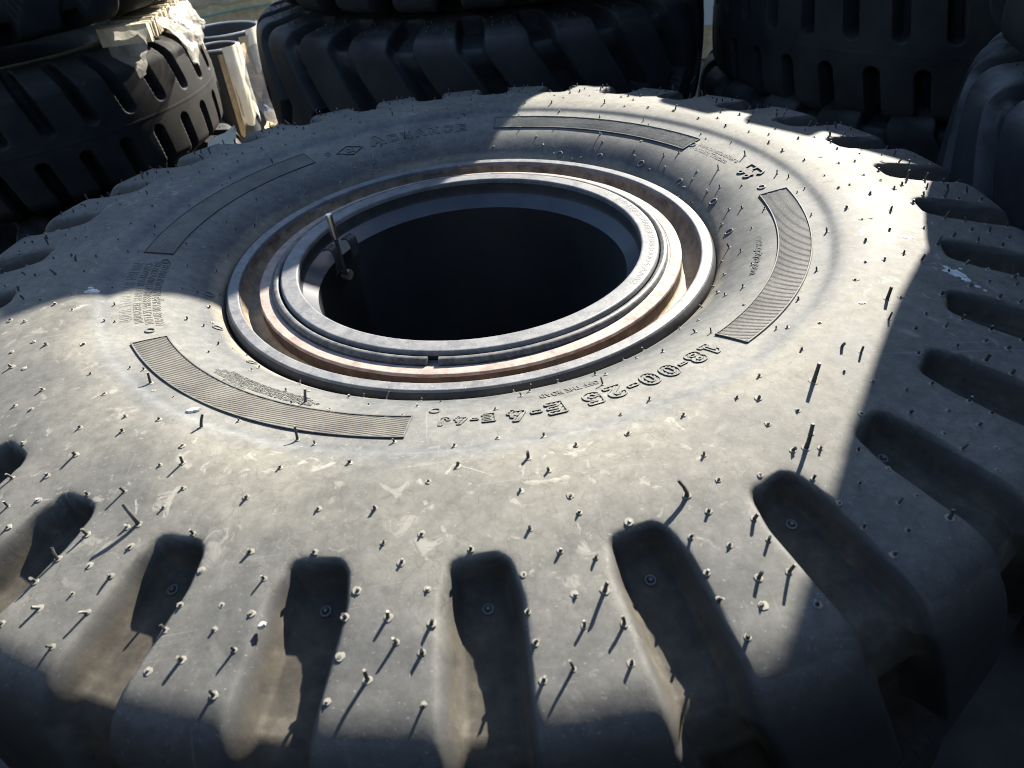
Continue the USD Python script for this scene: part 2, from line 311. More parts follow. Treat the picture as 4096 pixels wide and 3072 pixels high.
# outer profile of a lug tyre, rim plane z = 0
PRO = [(.383, -.034), (.3845, -.016), (.395, -.001), (.42, .0155), (.445, .027), (.47, .034), (.50, .0395), (.525, .0430), (.5310, .0442), (.5425, .0490), (.553, .0510), (.58, .0535), (.63, .0500),
       (.68, .0430), (.73, .0345), (.765, .0275), (.790, .0235), (.810, .0140), (.8265, -.0060), (.8365, -.0360), (.8420, -.075), (.8455, -.14), (.8475, -.20)]
def resample(pts, spacing):
    pts = np.array(pts); s = np.r_[0, np.cumsum(np.linalg.norm(np.diff(pts, axis=0), axis=1))]
    fr, fz = PchipInterpolator(s, pts[:, 0]), PchipInterpolator(s, pts[:, 1])
    out = [0.]
    while out[-1] < s[-1]:
        out.append(out[-1] + spacing(float(fr(out[-1])), float(fz(out[-1]))))
    out[-1] = s[-1]
    q = np.array(out)
    return np.stack([fr(q), fz(q)], 1), q
_pd, _ps = resample(PRO, lambda r, z: .002)
def zs(r):
    k = _pd[:, 1] > -.03
    return np.interp(r, _pd[k, 0], _pd[k, 1])
S_END = float(np.interp(.667, _pd[:400, 0], _ps[:400])) if len(_pd) > 400 else float(_ps[np.argmin(abs(_pd[:, 0] - .667) + (abs(_pd[:, 1]) > .1))])
S_SH = float(_ps[np.argmin(np.hypot(_pd[:, 0] - .831, _pd[:, 1] + .017))])

def smooth01(t): t = np.clip(t, 0, 1); return t * t * (3 - 2 * t)

def casing(th, spacing, slant=.42, deep=1.0, wall=.017, rough=.0010, seed=1, NG=NG, wide=0., s0=S_END):
    """Lug tyre lying flat: vertices, faces, groove factor and the lug number of each vertex column. th in degrees."""
    up_, s = resample(PRO, spacing); PITCH = 360 / NG; S_END = s0
    low = up_[:-1][::-1].copy(); low[:, 1] = -.40 - low[:, 1]
    k = np.arange(len(low)); keep = (k % 2 == 0) | (k > len(low) - 3)
    pr = np.vstack([up_, low[keep]])
    sl = np.r_[s, (2 * s[-1] - s[:-1][::-1])[keep]]
    T = np.gradient(pr, axis=0); T /= np.linalg.norm(T, axis=1, keepdims=True)
    N = np.stack([-T[:, 1], T[:, 0]], 1)          # outward: up on the upper side
    if N[len(up_) // 2][1] < 0: N = -N
    smid = s[-1]
    tt, ss = np.meshgrid(th, sl)
    R = pr[:, :1]
    half = np.where(ss <= smid, ss, 2 * smid - ss)
    drift = np.degrees(np.maximum(half - S_SH, 0) * slant / .82)
    flip = np.where(ss > smid, PITCH / 2, 0.)
    blend = smooth01((ss - smid + .03) / .06)
    cshift = drift + 0 * flip
    u = ((tt - G0 - cshift + PITCH / 2) % PITCH - PITCH / 2)
    u = np.radians(u) * np.maximum(R, .6)
    hw = .0285 + wide + .0085 * smooth01((half - S_END) / .05) + .002 * smooth01((half - S_SH) / .1) - .004 * smooth01((half - S_SH - .02) / .08)
    rc = .015
    qx = np.abs(u) - hw + rc; qy = S_END - half + rc
    d = np.minimum(np.maximum(qx, qy), 0) + np.hypot(np.maximum(qx, 0), np.maximum(qy, 0)) - rc
    f = smooth01(-d / (wall * (.95 - .33 * np.tanh(u / .012))))
    depth = (.029 + .002 * smooth01((half - S_END) / .06) - .013 * smooth01((half - S_SH + .065) / .07) + .026 * smooth01((half - S_SH - .025) / .08)) * deep
    disp = -f * depth
    # softly rounded lug edges
    disp -= .0010 * np.exp(-np.abs(np.minimum(d, 0) + np.maximum(d, 0)) / .004) * (half > S_END - .03)
    if rough:
        P3 = np.stack([R * np.cos(np.radians(tt)), R * np.sin(np.radians(tt)), pr[:, 1:] + 0 * tt], -1)
        disp += (meshkit.fbm(P3 * 9, 2, seed) - .5) * 2 * rough
    rr = R + N[:, :1] * disp; zz = pr[:, 1:] + N[:, 1:] * disp
    a = np.radians(tt)
    v = np.stack([rr * np.cos(a), rr * np.sin(a), zz], -1).reshape(-1, 3)
    fc = grid_faces(len(pr), len(th))
    fc = fc[:, ::-1] if np.cross(v[fc[0, 1]] - v[fc[0, 0]], v[fc[0, 2]] - v[fc[0, 0]]) @ np.r_[v[fc[0, 0]][:2] * 0, 1] < -1e-12 and False else fc
    lug = np.floor(((tt - G0 - cshift) % 360) / PITCH).astype(int)
    return v, fc, f.ravel(), lug.ravel(), (half.ravel() > S_END + .004), d.ravel()

def orient(v, f):
    """Make the faces of a tyre skin point outwards from the middle circle of its section."""
    c = v[f].mean(1); n = np.cross(v[f[:, 1]] - v[f[:, 0]], v[f[:, 2]] - v[f[:, 0]])
    r = np.hypot(c[:, 0], c[:, 1]); mid = np.stack([c[:, 0] / r * .6, c[:, 1] / r * .6, 0 * r - .20], 1)
    return f[:, ::-1] if ((c - mid) * n).sum() < 0 else f

def build_tyre(root, zoff, th, spacing, mat, lugs=True, NG=NG, **kw):
    v, f, gf, lug, outer, d = casing(th, spacing, NG=NG, **kw)
    v = v + [0, 0, zoff]
    f = orient(v - [0, 0, zoff], f)
    n = vnormals(v, f)
    fl = np.full(len(f), -1)
    on = (d[f].max(1) > -.004) & outer[f].all(1)
    same = (lug[f] == lug[f][:, :1]).all(1)
    fl[on & same] = lug[f][:, 0][on & same]
    def part(name, sel):
        ids, inv = np.unique(f[sel], return_inverse=True)
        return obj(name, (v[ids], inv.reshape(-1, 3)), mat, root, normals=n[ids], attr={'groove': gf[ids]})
    part('carcass', fl < 0)
    if lugs:
        for k in range(NG): part('tread_lug', fl == k)
    else: part('tread_lug', fl >= 0)
    # dark inner skin, so that the casing has thickness where it opens at the bead
    inner = [(.383, -.030), (.375, -.034), (.372, -.06), (.45, -.05), (.62, -.04), (.75, -.08), (.77, -.20), (.75, -.32), (.62, -.36), (.45, -.35), (.372, -.34), (.375, -.366), (.383, -.37)]
    m = revolve(np.array(inner) + [0, zoff], 120); m.faces = m.faces[:, ::-1]
    obj('inner_liner', m, MAT['far'], root, smooth=60)

# near tyre: closer mesh on the side of the camera
dens = lambda a: .23 if 195 < a < 350 else .36
th = [0.]
while th[-1] < 360: th.append(th[-1] + dens(th[-1]))
th = np.array(th[:-1])
def near_sp(r, z):
    if z < -.20: return .012
    if z < -.05: return .0055
    if r > .655: return .0036
    if .52 < r < .56: return .0025
    return .008
BZ = .45                                                    # local height of the rim plane above the thing's base
near = thing('loader_tyre', 'big dusty grey loader tyre lying flat on its steel rim, nearest the viewer', 'tyre', (0, 0, ZR - BZ))
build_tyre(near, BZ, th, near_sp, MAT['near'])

def surf(r, t, h=0.):
    """A point of the near tyre's upper side (local), t in degrees, h above it."""
    a = np.radians(t); return np.stack([r * np.cos(a), r * np.sin(a), zs(r) + BZ + h], -1)
def surf_n(r, t):
    e = .003; dz = (zs(r + e) - zs(r - e)) / (2 * e); a = math.radians(t)
    n = np.array([-dz * math.cos(a), -dz * math.sin(a), 1.0]); return n / np.linalg.norm(n)

# ---- ribbed panels on the side
RIB_DIR = math.radians(-24)
def rib_panel(t0, t1, r0, r1):
    aa = np.radians(np.linspace(t0, t1, 60))
    poly = Polygon(np.vstack([np.stack([r1 * np.cos(aa), r1 * np.sin(aa)], 1), np.stack([r0 * np.cos(aa), r0 * np.sin(aa)], 1)[::-1]]))
    c, s = math.cos(RIB_DIR), math.sin(RIB_DIR)
    loc = affinity.affine_transform(poly, [c, s, -s, c, 0, 0]); x0, y0, x1, y1 = loc.bounds
    def place(xy, h):
        xy = np.asarray(xy); w = np.stack([xy[:, 0] * c - xy[:, 1] * s, xy[:, 0] * s + xy[:, 1] * c], 1)
        return np.column_stack([w, zs(np.hypot(w[:, 0], w[:, 1])) + BZ + h])
    ms = []; y = y0 + .0015; p = .0036
    while y < y1:
        inter = LineString([(x0 - 1, y), (x1 + 1, y)]).intersection(loc.buffer(-.0012))
        for g in getattr(inter, 'geoms', [inter]):
            if g.is_empty or g.length < .003: continue
            xa, xb = g.coords[0][0], g.coords[-1][0]; k = max(2, int(abs(xb - xa) / .012) + 2); xs = np.linspace(xa, xb, k)
            v = np.vstack([place(np.column_stack([xs, xs * 0 + y - .0015]), .0007), place(np.column_stack([xs, xs * 0 + y]), .0015), place(np.column_stack([xs, xs * 0 + y + .0015]), .0007)])
            ms.append((v, grid_faces(3, k, False)))
        y += p
    m = cat_mesh(ms)
    nrm = np.cross(m.vertices[m.faces[:, 1]] - m.vertices[m.faces[:, 0]], m.vertices[m.faces[:, 2]] - m.vertices[m.faces[:, 0]])
    if nrm[:, 2].sum() < 0: m.faces = m.faces[:, ::-1]
    # sunk floor of the panel
    A, Rr = np.meshgrid(aa, np.linspace(r0, r1, 5))
    fl = np.stack([Rr * np.cos(A), Rr * np.sin(A), zs(Rr) + BZ + .0009], -1).reshape(-1, 3)
    ff = grid_faces(5, len(aa), False)
    if np.cross(fl[ff[0, 1]] - fl[ff[0, 0]], fl[ff[0, 2]] - fl[ff[0, 0]])[2] < 0: ff = ff[:, ::-1]
    pan = obj('ribbed_panel', cat_mesh([m, (fl, ff)]), MAT['ribs'], near, smooth=False)
    ring = np.vstack([[surf(r1, math.degrees(a), .0012) for a in aa], [surf(r, math.degrees(aa[-1]), .0012) for r in np.linspace(r1, r0, 6)[1:]], [surf(r0, math.degrees(a), .0012) for a in aa[::-1]][1:], [surf(r, math.degrees(aa[0]), .0012) for r in np.linspace(r0, r1, 6)[1:]]])
    obj('panel_border', tube(ring, .0013, 6), MAT['near'], pan)
for t0, t1 in ((209.3, 259.7), (306.3, 358.6), (28.3, 80.0), (126.8, 177.0)):
    rib_panel(t0, t1, .4655, .508)

# ---- raised lettering
_gl = {}
def glyphs(text):
    """Polygon of a text, capitals 1 high."""
    if text not in _gl:
        m = meshkit.text_mesh(text, 1.0, .1, bold=True)
        top = m.triangles[(m.triangles[:, :, 2] > .05).all(1)]
        g = shapely.union_all([Polygon(t[:, :2]).buffer(.002) for t in top]).simplify(.012)
        _gl[text] = g
    return _gl[text]
def wrap(poly, th0, r0, h, depth, taper=1.0):
    """Extrudes a flat polygon (x along the reading direction, y outwards) and bends it round the tyre."""
    out = []
    for g in getattr(poly, 'geoms', [poly]):
        if g.is_empty or g.area < 1e-8: continue
        g = shapely.segmentize(g, .012)
        m = trimesh.creation.extrude_polygon(g, depth, engine='earcut')
        v = m.vertices; r = r0 + v[:, 1]; t = th0 - np.degrees(v[:, 0] / r0)
        out.append((surf(r, t, h + v[:, 2]), m.faces[:, ::1]))
    if not out: return None
    m = cat_mesh(out)
    if m.volume < 0: m.faces = m.faces[:, ::-1]
    return m
def place_text(text, th0, th1, r0, height, fat=0.):
    """Polygon of a text scaled to span th0 (first letter) .. th1 at the radius r0."""
    g = glyphs(text).buffer(fat).simplify(.01) if fat else glyphs(text); x0, y0, x1, y1 = g.bounds
    L = math.radians(th0 - th1) * (r0 + height / 2)
    return affinity.affine_transform(g, [L / (x1 - x0), 0, 0, height, -x0 * L / (x1 - x0), 0])
def small_text(name, text, th0, th1, r0, height, h=.0004, italic=0.):
    g = place_text(text, th0, th1, r0, height)
    if italic: g = affinity.skew(g, xs=italic, origin=(0, 0))
    obj(name, wrap(g, th0, r0, -.0004, h + .0004), MAT['near'], near, smooth=False)
def outline_text(name, text, th0, th1, r0, height, line=.0017, h=.0012, hatch=True, fat=.07):
    """Letters drawn by a raised outline with raised diagonal hatching inside, one part for each letter."""
    wid = {'.': .5, '-': .62, '1': .72, 'J': .85}
    w = np.array([wid.get(c, 1.) for c in text]); edge = np.r_[0, np.cumsum(w)] / w.sum(); L = math.radians(th0 - th1) * (r0 + height / 2); gs = []
    for c, e0, e1 in zip(text, edge[:-1], edge[1:]):
        g = glyphs(c).buffer(fat); x0, y0, x1, y1 = g.bounds; wd = (e1 - e0) * L * .80
        if c == '.': g = sbox(0, 0, 1, 1); x0, y0, x1, y1 = 0, -2.0, 1, 3.2
        if c == '-': y0, y1 = y0 - .45, y1 + .45
        gs.append(affinity.affine_transform(g, [wd / (x1 - x0), 0, 0, height / (y1 - y0), e0 * L + L * (e1 - e0) * .10 - x0 * wd / (x1 - x0), -y0 * height / (y1 - y0)]))
    for g in gs:
        g = g.buffer(0)
        ring = g.difference(g.buffer(-line))
        ms = [wrap(ring, th0, r0, -.0004, h + .0004)]
        if hatch:
            inner = g.buffer(-line * 1.15); x0, y0, x1, y1 = g.bounds; bars = []
            for c in np.arange(x0 - height, x1 + height, .0052):
                bars.append(LineString([(c, y0), (c + (y1 - y0) * .8, y1)]).buffer(.0011, cap_style=2))
            hb = shapely.union_all(bars).intersection(inner)
            w = wrap(hb, th0, r0, -.0004, .0007)
            if w is not None: ms.append(w)
        if ms[0] is not None: obj(name, cat_mesh(ms), MAT['near'], near, smooth=False)
outline_text('raised_letter', '18.00-25', 303.6, 282.4, .4680, .0275)
outline_text('raised_letter', 'E-4', 279.9, 272.0, .4685, .0265)
outline_text('raised_letter', 'E-4J', 270.9, 263.4, .4690, .0185, line=.0014)
outline_text('raised_letter', 'A', 112.4, 107.2, .4615, .038)
outline_text('raised_letter', 'DVANCE', 107.2, 87.2, .4640, .028)
small_text('lettering', 'MADE IN CHINA', 110.5, 96.5, .428, .0125)
small_text('lettering', 'SNKT61113', 119.6, 112.6, .418, .012)
small_text('lettering', 'OFF THE ROAD', 286.2, 277.4, .4415, .0105)
small_text('lettering', '40PR TUBELESS NYLON', 202.0, 181.2, .4985, .0135)
small_text('lettering', 'INDUSTRIAL SERVICE RIM 13.00/2.5', 203.0, 181.2, .4855, .0092)
small_text('lettering', 'INFLATE PRESSURE 1150kPa 207 AS', 203.8, 180.8, .4735, .0092)
small_text('lettering', 'FOR USE ON HARD IMPROVED SURFACES', 204.8, 180.4, .4615, .0092)
small_text('lettering', 'Reachstackers', 26.6, 14.4, .489, .0095, italic=-20)
small_text('lettering', 'Forklift Trucks', 27.2, 16.0, .4755, .0095, italic=-20)
small_text('lettering', 'www.gctyre.com', 343.6, 328.0, .4365, .0095)
for i, (tx, a, b) in enumerate((('WARNING', 232.6, 227.6), ('TIRE FAILURE DUE TO UNDERINFLATION OVERLOADING', 244.4, 224.5), ('ONLY SPECIALLY TRAINED PERSONS SHOULD MOUNT TIRES', 245.2, 223.8),
                                ('SAFETY WARNING SERIOUS INJURY MAY RESULT FROM', 243.5, 224.6), ('FOLLOW TIRE PLACARD INSTRUCTIONS IN VEHICLE', 242.5, 226.0))):
    small_text('lettering', tx, a, b, (.4585, .4535, .4485, .4435, .4385)[i], .0038, h=.0005)
# diamond emblem: a raised frame with two letters in it
dia = Polygon([(-.030, 0), (0, .0175), (.030, 0), (0, -.0175)])
two = affinity.affine_transform(glyphs('GJ'), [.010, 0, 0, .013, -.0085, -.0065])
obj('diamond_emblem', cat_mesh([wrap(dia.difference(dia.buffer(-.0016)), 117.2, .470, -.0004, .0022), wrap(two, 117.2, .470, -.0004, .0016)]), MAT['near'], near, smooth=False)
# reach stacker pictogram
pic = [Polygon([(0, .008), (.028, .008), (.030, .016), (.026, .018), (.020, .018), (.018, .022), (.006, .022), (.004, .018), (0, .018)]).difference(Polygon([(.019, .018), (.024, .018), (.022, .021), (.019, .021)]))]
for cx in (.006, .025): pic.append(Point(cx, .006).buffer(.006).difference(Point(cx, .006).buffer(.003)))
pic += [LineString([(.0, .014), (-.006, .034), (.030, .034)]).buffer(.0017, cap_style=2, join_style=2), LineString([(.012, .022), (.012, .034)]).buffer(.0013, cap_style=2), LineString([(.030, .034), (.034, .026), (.031, .022)]).buffer(.0014)]
obj('vehicle_pictogram', wrap(shapely.union_all(pic), 10.8, .470, -.0004, .0022), MAT['near'], near, smooth=False)

# ---- spews (moulding hairs) with their dusty collars
def spew_shape(r, t, L, rad, lean, spin, cut):
    n = surf_n(r, t); a = math.radians(t)
    ex = np.array([math.cos(spin), math.sin(spin), 0.]); ex -= n * (ex @ n); ex /= np.linalg.norm(ex)
    k = np.linspace(0, 1, 4); b = surf(np.array(r), t, -.0012)
    pts = b + np.outer(k, n) * (L + .0012) + np.outer(k ** 2, ex) * L * lean
    m = tube(pts, rad * np.array([1.25, 1.0, .97, .9]), 7)
    v = m.vertices.copy(); tip = v[21:28]; v[21:28] += np.outer((tip - tip.mean(0)) @ ex / rad * rad * cut, n); m.vertices = v
    return m
def disc(r, t, rad, seed, h=.0006):
    q = random.Random(seed); k = 14; n = surf_n(r, t); a = math.radians(t)
    e1 = np.array([math.cos(a), math.sin(a), 0.]); e1 -= n * (e1 @ n); e1 /= np.linalg.norm(e1); e2 = np.cross(n, e1)
    ph = np.linspace(0, 2 * PI, k, endpoint=False); w = np.array([rad * q.uniform(.86, 1.14) for _ in ph])
    ox, oy = q.uniform(-.2, .2) * rad, q.uniform(-.2, .2) * rad
    c = surf(np.array(r), t, h)
    out = c + np.outer(np.cos(ph) * w + ox, e1) + np.outer(np.sin(ph) * w + oy, e2)
    rim = out - n * (h + .0008)
    v = np.vstack([c + n * .0002, out * .0 + c + (out - c) * .93 , rim]); i = np.arange(k); j = (i + 1) % k
    f = np.vstack([np.stack([0 * i, 1 + i, 1 + j], 1), np.stack([1 + i, 1 + k + i, 1 + k + j], 1), np.stack([1 + i, 1 + k + j, 1 + j], 1)])
    return trimesh.Trimesh(v, f, process=False)
spots = []
for k in range(NG):
    g = G0 + k * PITCH; l = g + PITCH / 2
    for r, dt, big in ((.693, -2.45, 1), (.722, -2.55, 1), (.748, -2.55, 1), (.782, -2.5, 1), (.693, 2.45, 1), (.722, 2.55, 1), (.748, 2.6, 1), (.782, 2.6, 1), (.715, .1, 1), (.742, .5, 1), (.768, -.5, 1), (.672, .3, .8)):
        spots.append((r + rng.uniform(-.005, .005), l + dt + rng.uniform(-.3, .3), big))
    spots.append((.6625, g + rng.uniform(-.6, .6), .9))
    for r, dt in ((.645, 1.6), (.648, -2.0), (.622, 3.2), (.612, -2.3), (.592, .8), (.570, -1.2), (.566, 4.2)):
        if rng.random() < .86: spots.append((r + rng.uniform(-.008, .008), l + dt + rng.uniform(-1.2, 1.2), .55))
    for r, p in ((.529, .8), (.517, .9), (.4585, .7), (.436, .9), (.418, .9), (.402, .9), (.392, .5)):
        if rng.random() < p: spots.append((r + rng.uniform(-.003, .003), l + rng.uniform(-4, 4), .6))
specs = []
for r, t, big in spots:
    u = rng.random()
    L = rng.uniform(.0040, .0082) * big if u < .60 else (rng.uniform(.0010, .0026) if u < .90 else rng.uniform(.009, .015) * max(big, .7))
    rad = rng.uniform(.0012, .0018) if r > .55 else rng.uniform(.0009, .0013)
    specs.append((r, t % 360, L, rad, rng.uniform(-.15, .55), rng.uniform(0, 2 * PI), rng.uniform(-.8, .8)))
specs += [(.606, 303.4, .021, .0021, .25, 1.0, .5), (.608, 322.2, .016, .002, .2, 1.0, .5), (.522, 221.5, .014, .0015, .1, 2., 0), (.524, 247.5, .016, .0014, .1, 2., 0), (.453, 243.0, .016, .0017, .1, 1.2, 0),
          (.462, 103., .020, .0013, .2, 1.2, 0), (.545, 236.0, .014, .0016, .3, 1., 0), (.655, 284.5, .018, .002, .6, 2.6, .4), (.66, 296., .022, .0021, .5, 1.2, .4), (.668, 240.0, .019, .002, .7, 2.2, .4)]
campos = np.array([0, eye[1], eye[2] - (ZR - BZ)])
order = sorted(range(len(specs)), key=lambda i: np.linalg.norm(surf(np.array(specs[i][0]), specs[i][1]) - campos) - (100 * 0))
rest_s, rest_c = [], []
for q, i in enumerate(order):
    r, t, L, rad, lean, spin, cut = specs[i]
    m = spew_shape(r, t, L, rad, lean, spin, cut); c = disc(r, t, rad * rng.uniform(1.75, 2.5), i)
    if q < 300:
        s = obj('spew', m, MAT['spew'], near, smooth=50); obj('collar', c, MAT['collar'], s, smooth=False)
    else: rest_s.append(m); rest_c.append(c)
tag(obj('spew_field', cat_mesh(rest_s), MAT['spew'], near, smooth=50), kind='stuff')
tag(obj('collar_field', cat_mesh(rest_c), MAT['collar'], near, smooth=False), kind='stuff')
# round mould plugs
for r, t in ((.481, 206.2), (.470, 180.0), (.478, 1.6), (.487, 27.9), (.478, 122.5), (.452, 262.5), (.40, 60), (.405, 48), (.41, 35), (.405, 20), (.41, 5), (.405, 350), (.402, 190), (.40, 205), (.40, 222)):
    ang = np.linspace(0, 2 * PI, 15); c = surf(np.array(r), t, .0004)
    ring = np.array([c + .0055 * np.array([math.cos(a), math.sin(a), 0]) for a in ang]); ring[:, 2] = zs(np.hypot(ring[:, 0], ring[:, 1])) + BZ + .0006
    obj('mould_plug', tube(ring, .0011, 6), MAT['letter'], near)
# plugs on the groove floors
for k in range(NG):
    t = G0 + k * PITCH + rng.uniform(-.3, .6); r = .699 + rng.uniform(-.004, .006)
    c = surf(np.array(r), t, -.0298); n = surf_n(r, t)
    ring = np.array([c + .0043 * np.array([math.cos(a), math.sin(a), 0]) for a in np.linspace(0, 2 * PI, 13)]); ring[:, 2] += zs(np.hypot(ring[:, 0], ring[:, 1])) - zs(r)
    obj('groove_plug', cat_mesh([tube(ring, .0010, 6), tube([c, c + n * .0022], .0017, 8)]), MAT['letter'], near)

# ---- steel rim
def rimpart(name, pts, mat, n=420, z=BZ, smooth=35, **kw):
    m = revolve(np.asarray(pts, float) + [0, z], n, **kw)
    return m
def outface(m):
    return m
bore_p = round_corner([(.2712, -.006), (.2712, .0022), (.297, .0022), (.2990, -.0040)], {1, 2}, .004, 5)
m = rimpart('bore', bore_p, None)
def flip_to(m, pt):
    """Orient an open revolved skin so that it faces the side on which pt (r, z) lies for its nearest face."""
    c = m.triangles_center; n = m.face_normals; r = np.hypot(c[:, 0], c[:, 1])
    i = np.argmin(np.hypot(r - pt[0], c[:, 2] - pt[1])); e = c[i] / np.array([r[i], r[i], 1]); d = np.array([c[i][0] / r[i] * pt[0], c[i][1] / r[i] * pt[0], pt[1]]) - c[i]
    if n[i] @ d < 0: m.faces = m.faces[:, ::-1]
    return m
obj('bore_ring', flip_to(m, (.285, BZ + .02)), MAT['steel'], near, smooth=30)
obj('collar_wall', flip_to(rimpart('cw', [(.2698, -.0262), (.2735, -.021), (.2712, -.006)], None), (.2, BZ - .012)), MAT['shade_steel'], near, smooth=60)
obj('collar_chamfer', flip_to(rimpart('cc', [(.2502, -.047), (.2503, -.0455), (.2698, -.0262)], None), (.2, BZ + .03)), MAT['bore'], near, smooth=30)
obj('outer_groove', flip_to(rimpart('og', [(.2990, -.0040), (.2990, -.014)], None), (.33, BZ - .006)), MAT['recess_shade'], near, smooth=30)
obj('bore_wall', flip_to(rimpart('w', [(.262, -.42), (.2502, -.40), (.2502, -.046)], None), (.1, BZ - .2)), MAT['recess_shade'], near, smooth=30)
m = rimpart('s', [(.2990, -.012), (.3010, -.0090), (.3175, -.0095)], None)
obj('inner_ledge', flip_to(m, (.310, BZ + .02)), MAT['lock'], near, smooth=20)
# split lock ring, open at the front
lk = [(.3065 + .0066 * math.cos(a), -.0088 + .0078 * math.sin(a)) for a in np.linspace(0, 2 * PI, 13)[:-1]]
lk.append(lk[0])
m = revolve(np.array(lk) + [0, BZ], 420, 259.4, 259.4 + 357.3)
if m.volume < 0: m.faces = m.faces[:, ::-1]
obj('lock_ring', m, MAT['lock'], near, smooth=50)
pk = round_corner([(.3145, -.0150), (.3150, -.0085), (.3325, -.0090), (.3332, -.0130)], {1, 2}, .002, 4)
obj('band_side', flip_to(rimpart('bs', [(.3332, -.0130), (.3345, -.0560)], None, jit=.0006, seed=3), (.36, BZ - .03)), MAT['shade_rust_side'], near, smooth=30)
obj('bead_seat_band', flip_to(rimpart('p', pk, None, jit=.0006, seed=3), (.325, BZ + .02)), MAT['pink'], near, smooth=30)
gt = [(.3340, -.0300), (.3360, -.0350), (.3430, -.0370), (.3510, -.0340), (.3560, -.0240), (.3595, -.0140), (.3605, -.0060)]
obj('gutter', flip_to(rimpart('g', gt, None, jit=.002, seed=5), (.345, BZ)), MAT['rust'], near, smooth=50)
fl = round_corner([(.3602, -.0100), (.3608, .0002), (.3765, .0006), (.3785, -.0022)], {1, 2}, .0025, 5)
obj('flange_side', flip_to(rimpart('fs', [(.3785, -.0022), (.3820, -.0070), (.3832, -.0140), (.3835, -.0400)], None), (.40, BZ + .0)), MAT['flange_dirt_shade'], near, smooth=40)
obj('flange_ring', flip_to(rimpart('f', fl, None), (.37, BZ + .02)), MAT['steel'], near, smooth=40)
lowf = [(.262, -.42), (.33, -.415), (.38, -.43), (.385, -.40)]
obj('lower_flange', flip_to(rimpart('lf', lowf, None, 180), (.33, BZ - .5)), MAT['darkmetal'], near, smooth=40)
# stamp on the flat ring
st = glyphs('HGJYS 100028 25B30004 AA02'); x0, _, x1, _ = st.bounds
L = math.radians(62) * .288; st = affinity.affine_transform(st, [L / (x1 - x0), 0, 0, .0080, 0, 0])
ms = []
for g in getattr(st, 'geoms', [st]):
    q = trimesh.creation.extrude_polygon(g.buffer(0), .0005, engine='earcut'); v = q.vertices
    r = .284 + v[:, 1]; a = np.radians(23) - v[:, 0] / .288
    ms.append((np.stack([r * np.cos(a), r * np.sin(a), BZ + .0020 + v[:, 2]], 1), q.faces))
m = cat_mesh(ms)
if m.volume < 0: m.faces = m.faces[:, ::-1]
obj('rim_stamp', m, MAT['steel'], near, smooth=False)
# valve: bent stem, cap, bolt, two guard clips
def rp(r, t, z): return np.array([r * math.cos(math.radians(t)), r * math.sin(math.radians(t)), z + BZ])
b0, b1 = rp(.249, 155.4, -.074), rp(.238, 157.4, -.070)
top = rp(.2395, 159.0, .044)
stem = obj('valve_stem', tube(np.vstack([b0, b1, b1 + [0, 0, .006], b1 + (top - b1) * .3, b1 + (top - b1) * .66]), .0034, 10), MAT['darkmetal'], near)
obj('valve_cap', cat_mesh([tube([b1 + (top - b1) * .60, b1 + (top - b1) * .66], .0042, 14), tube([b1 + (top - b1) * .66, b1 + (top - b1) * .97, top], [.0056, .0058, .0050], 14)]), MAT['chrome'], stem)
obj('valve_nut', tube([rp(.2495, 154.6, -.078), rp(.236, 154.9, -.078)], .0095, 6), MAT['rust'], stem, smooth=20)
def clip(t, z, w, drop, thick=.0028):
    """A bent strip that stands off the bore wall and hooks down."""
    path = np.array([(.2505, z), (.2420, z + .003), (.2355, z - .002), (.2330, z - .45 * drop), (.2350, z - .8 * drop), (.2390, z - drop)])
    q = np.linspace(0, 1, 12); c = PchipInterpolator(np.linspace(0, 1, len(path)), path)(q); d = np.gradient(c, axis=0); d /= np.linalg.norm(d, axis=1, keepdims=True); nn = np.stack([-d[:, 1], d[:, 0]], 1)
    a = math.radians(t); e = np.array([math.cos(a), math.sin(a), 0]); tg = np.array([-math.sin(a), math.cos(a), 0])
    P = lambda rz, wv: rz[:, :1] * e + rz[:, 1:] * np.array([0, 0, 1.]) + tg * wv + [0, 0, BZ]
    width = w * (1 - .35 * q ** 2)
    rows = [P(c + nn * thick / 2, -width[:, None]), P(c + nn * thick / 2, width[:, None]), P(c - nn * thick / 2, width[:, None]), P(c - nn * thick / 2, -width[:, None])]
    v = np.stack(rows, 1).reshape(-1, 3); f = grid_faces(12, 4)
    f = np.vstack([f, [[0, 1, 2], [0, 2, 3], [46, 45, 44], [47, 46, 44]]])
    m = trimesh.Trimesh(v, f, process=False)
    if m.volume < 0: m.faces = m.faces[:, ::-1]
    return m
for t, z, w, drop in ((163.0, -.010, .0095, .046), (148.6, -.020, .0105, .036)):
    obj('valve_guard', clip(t, z, w, drop), MAT['shade_steel'], near, smooth=30)
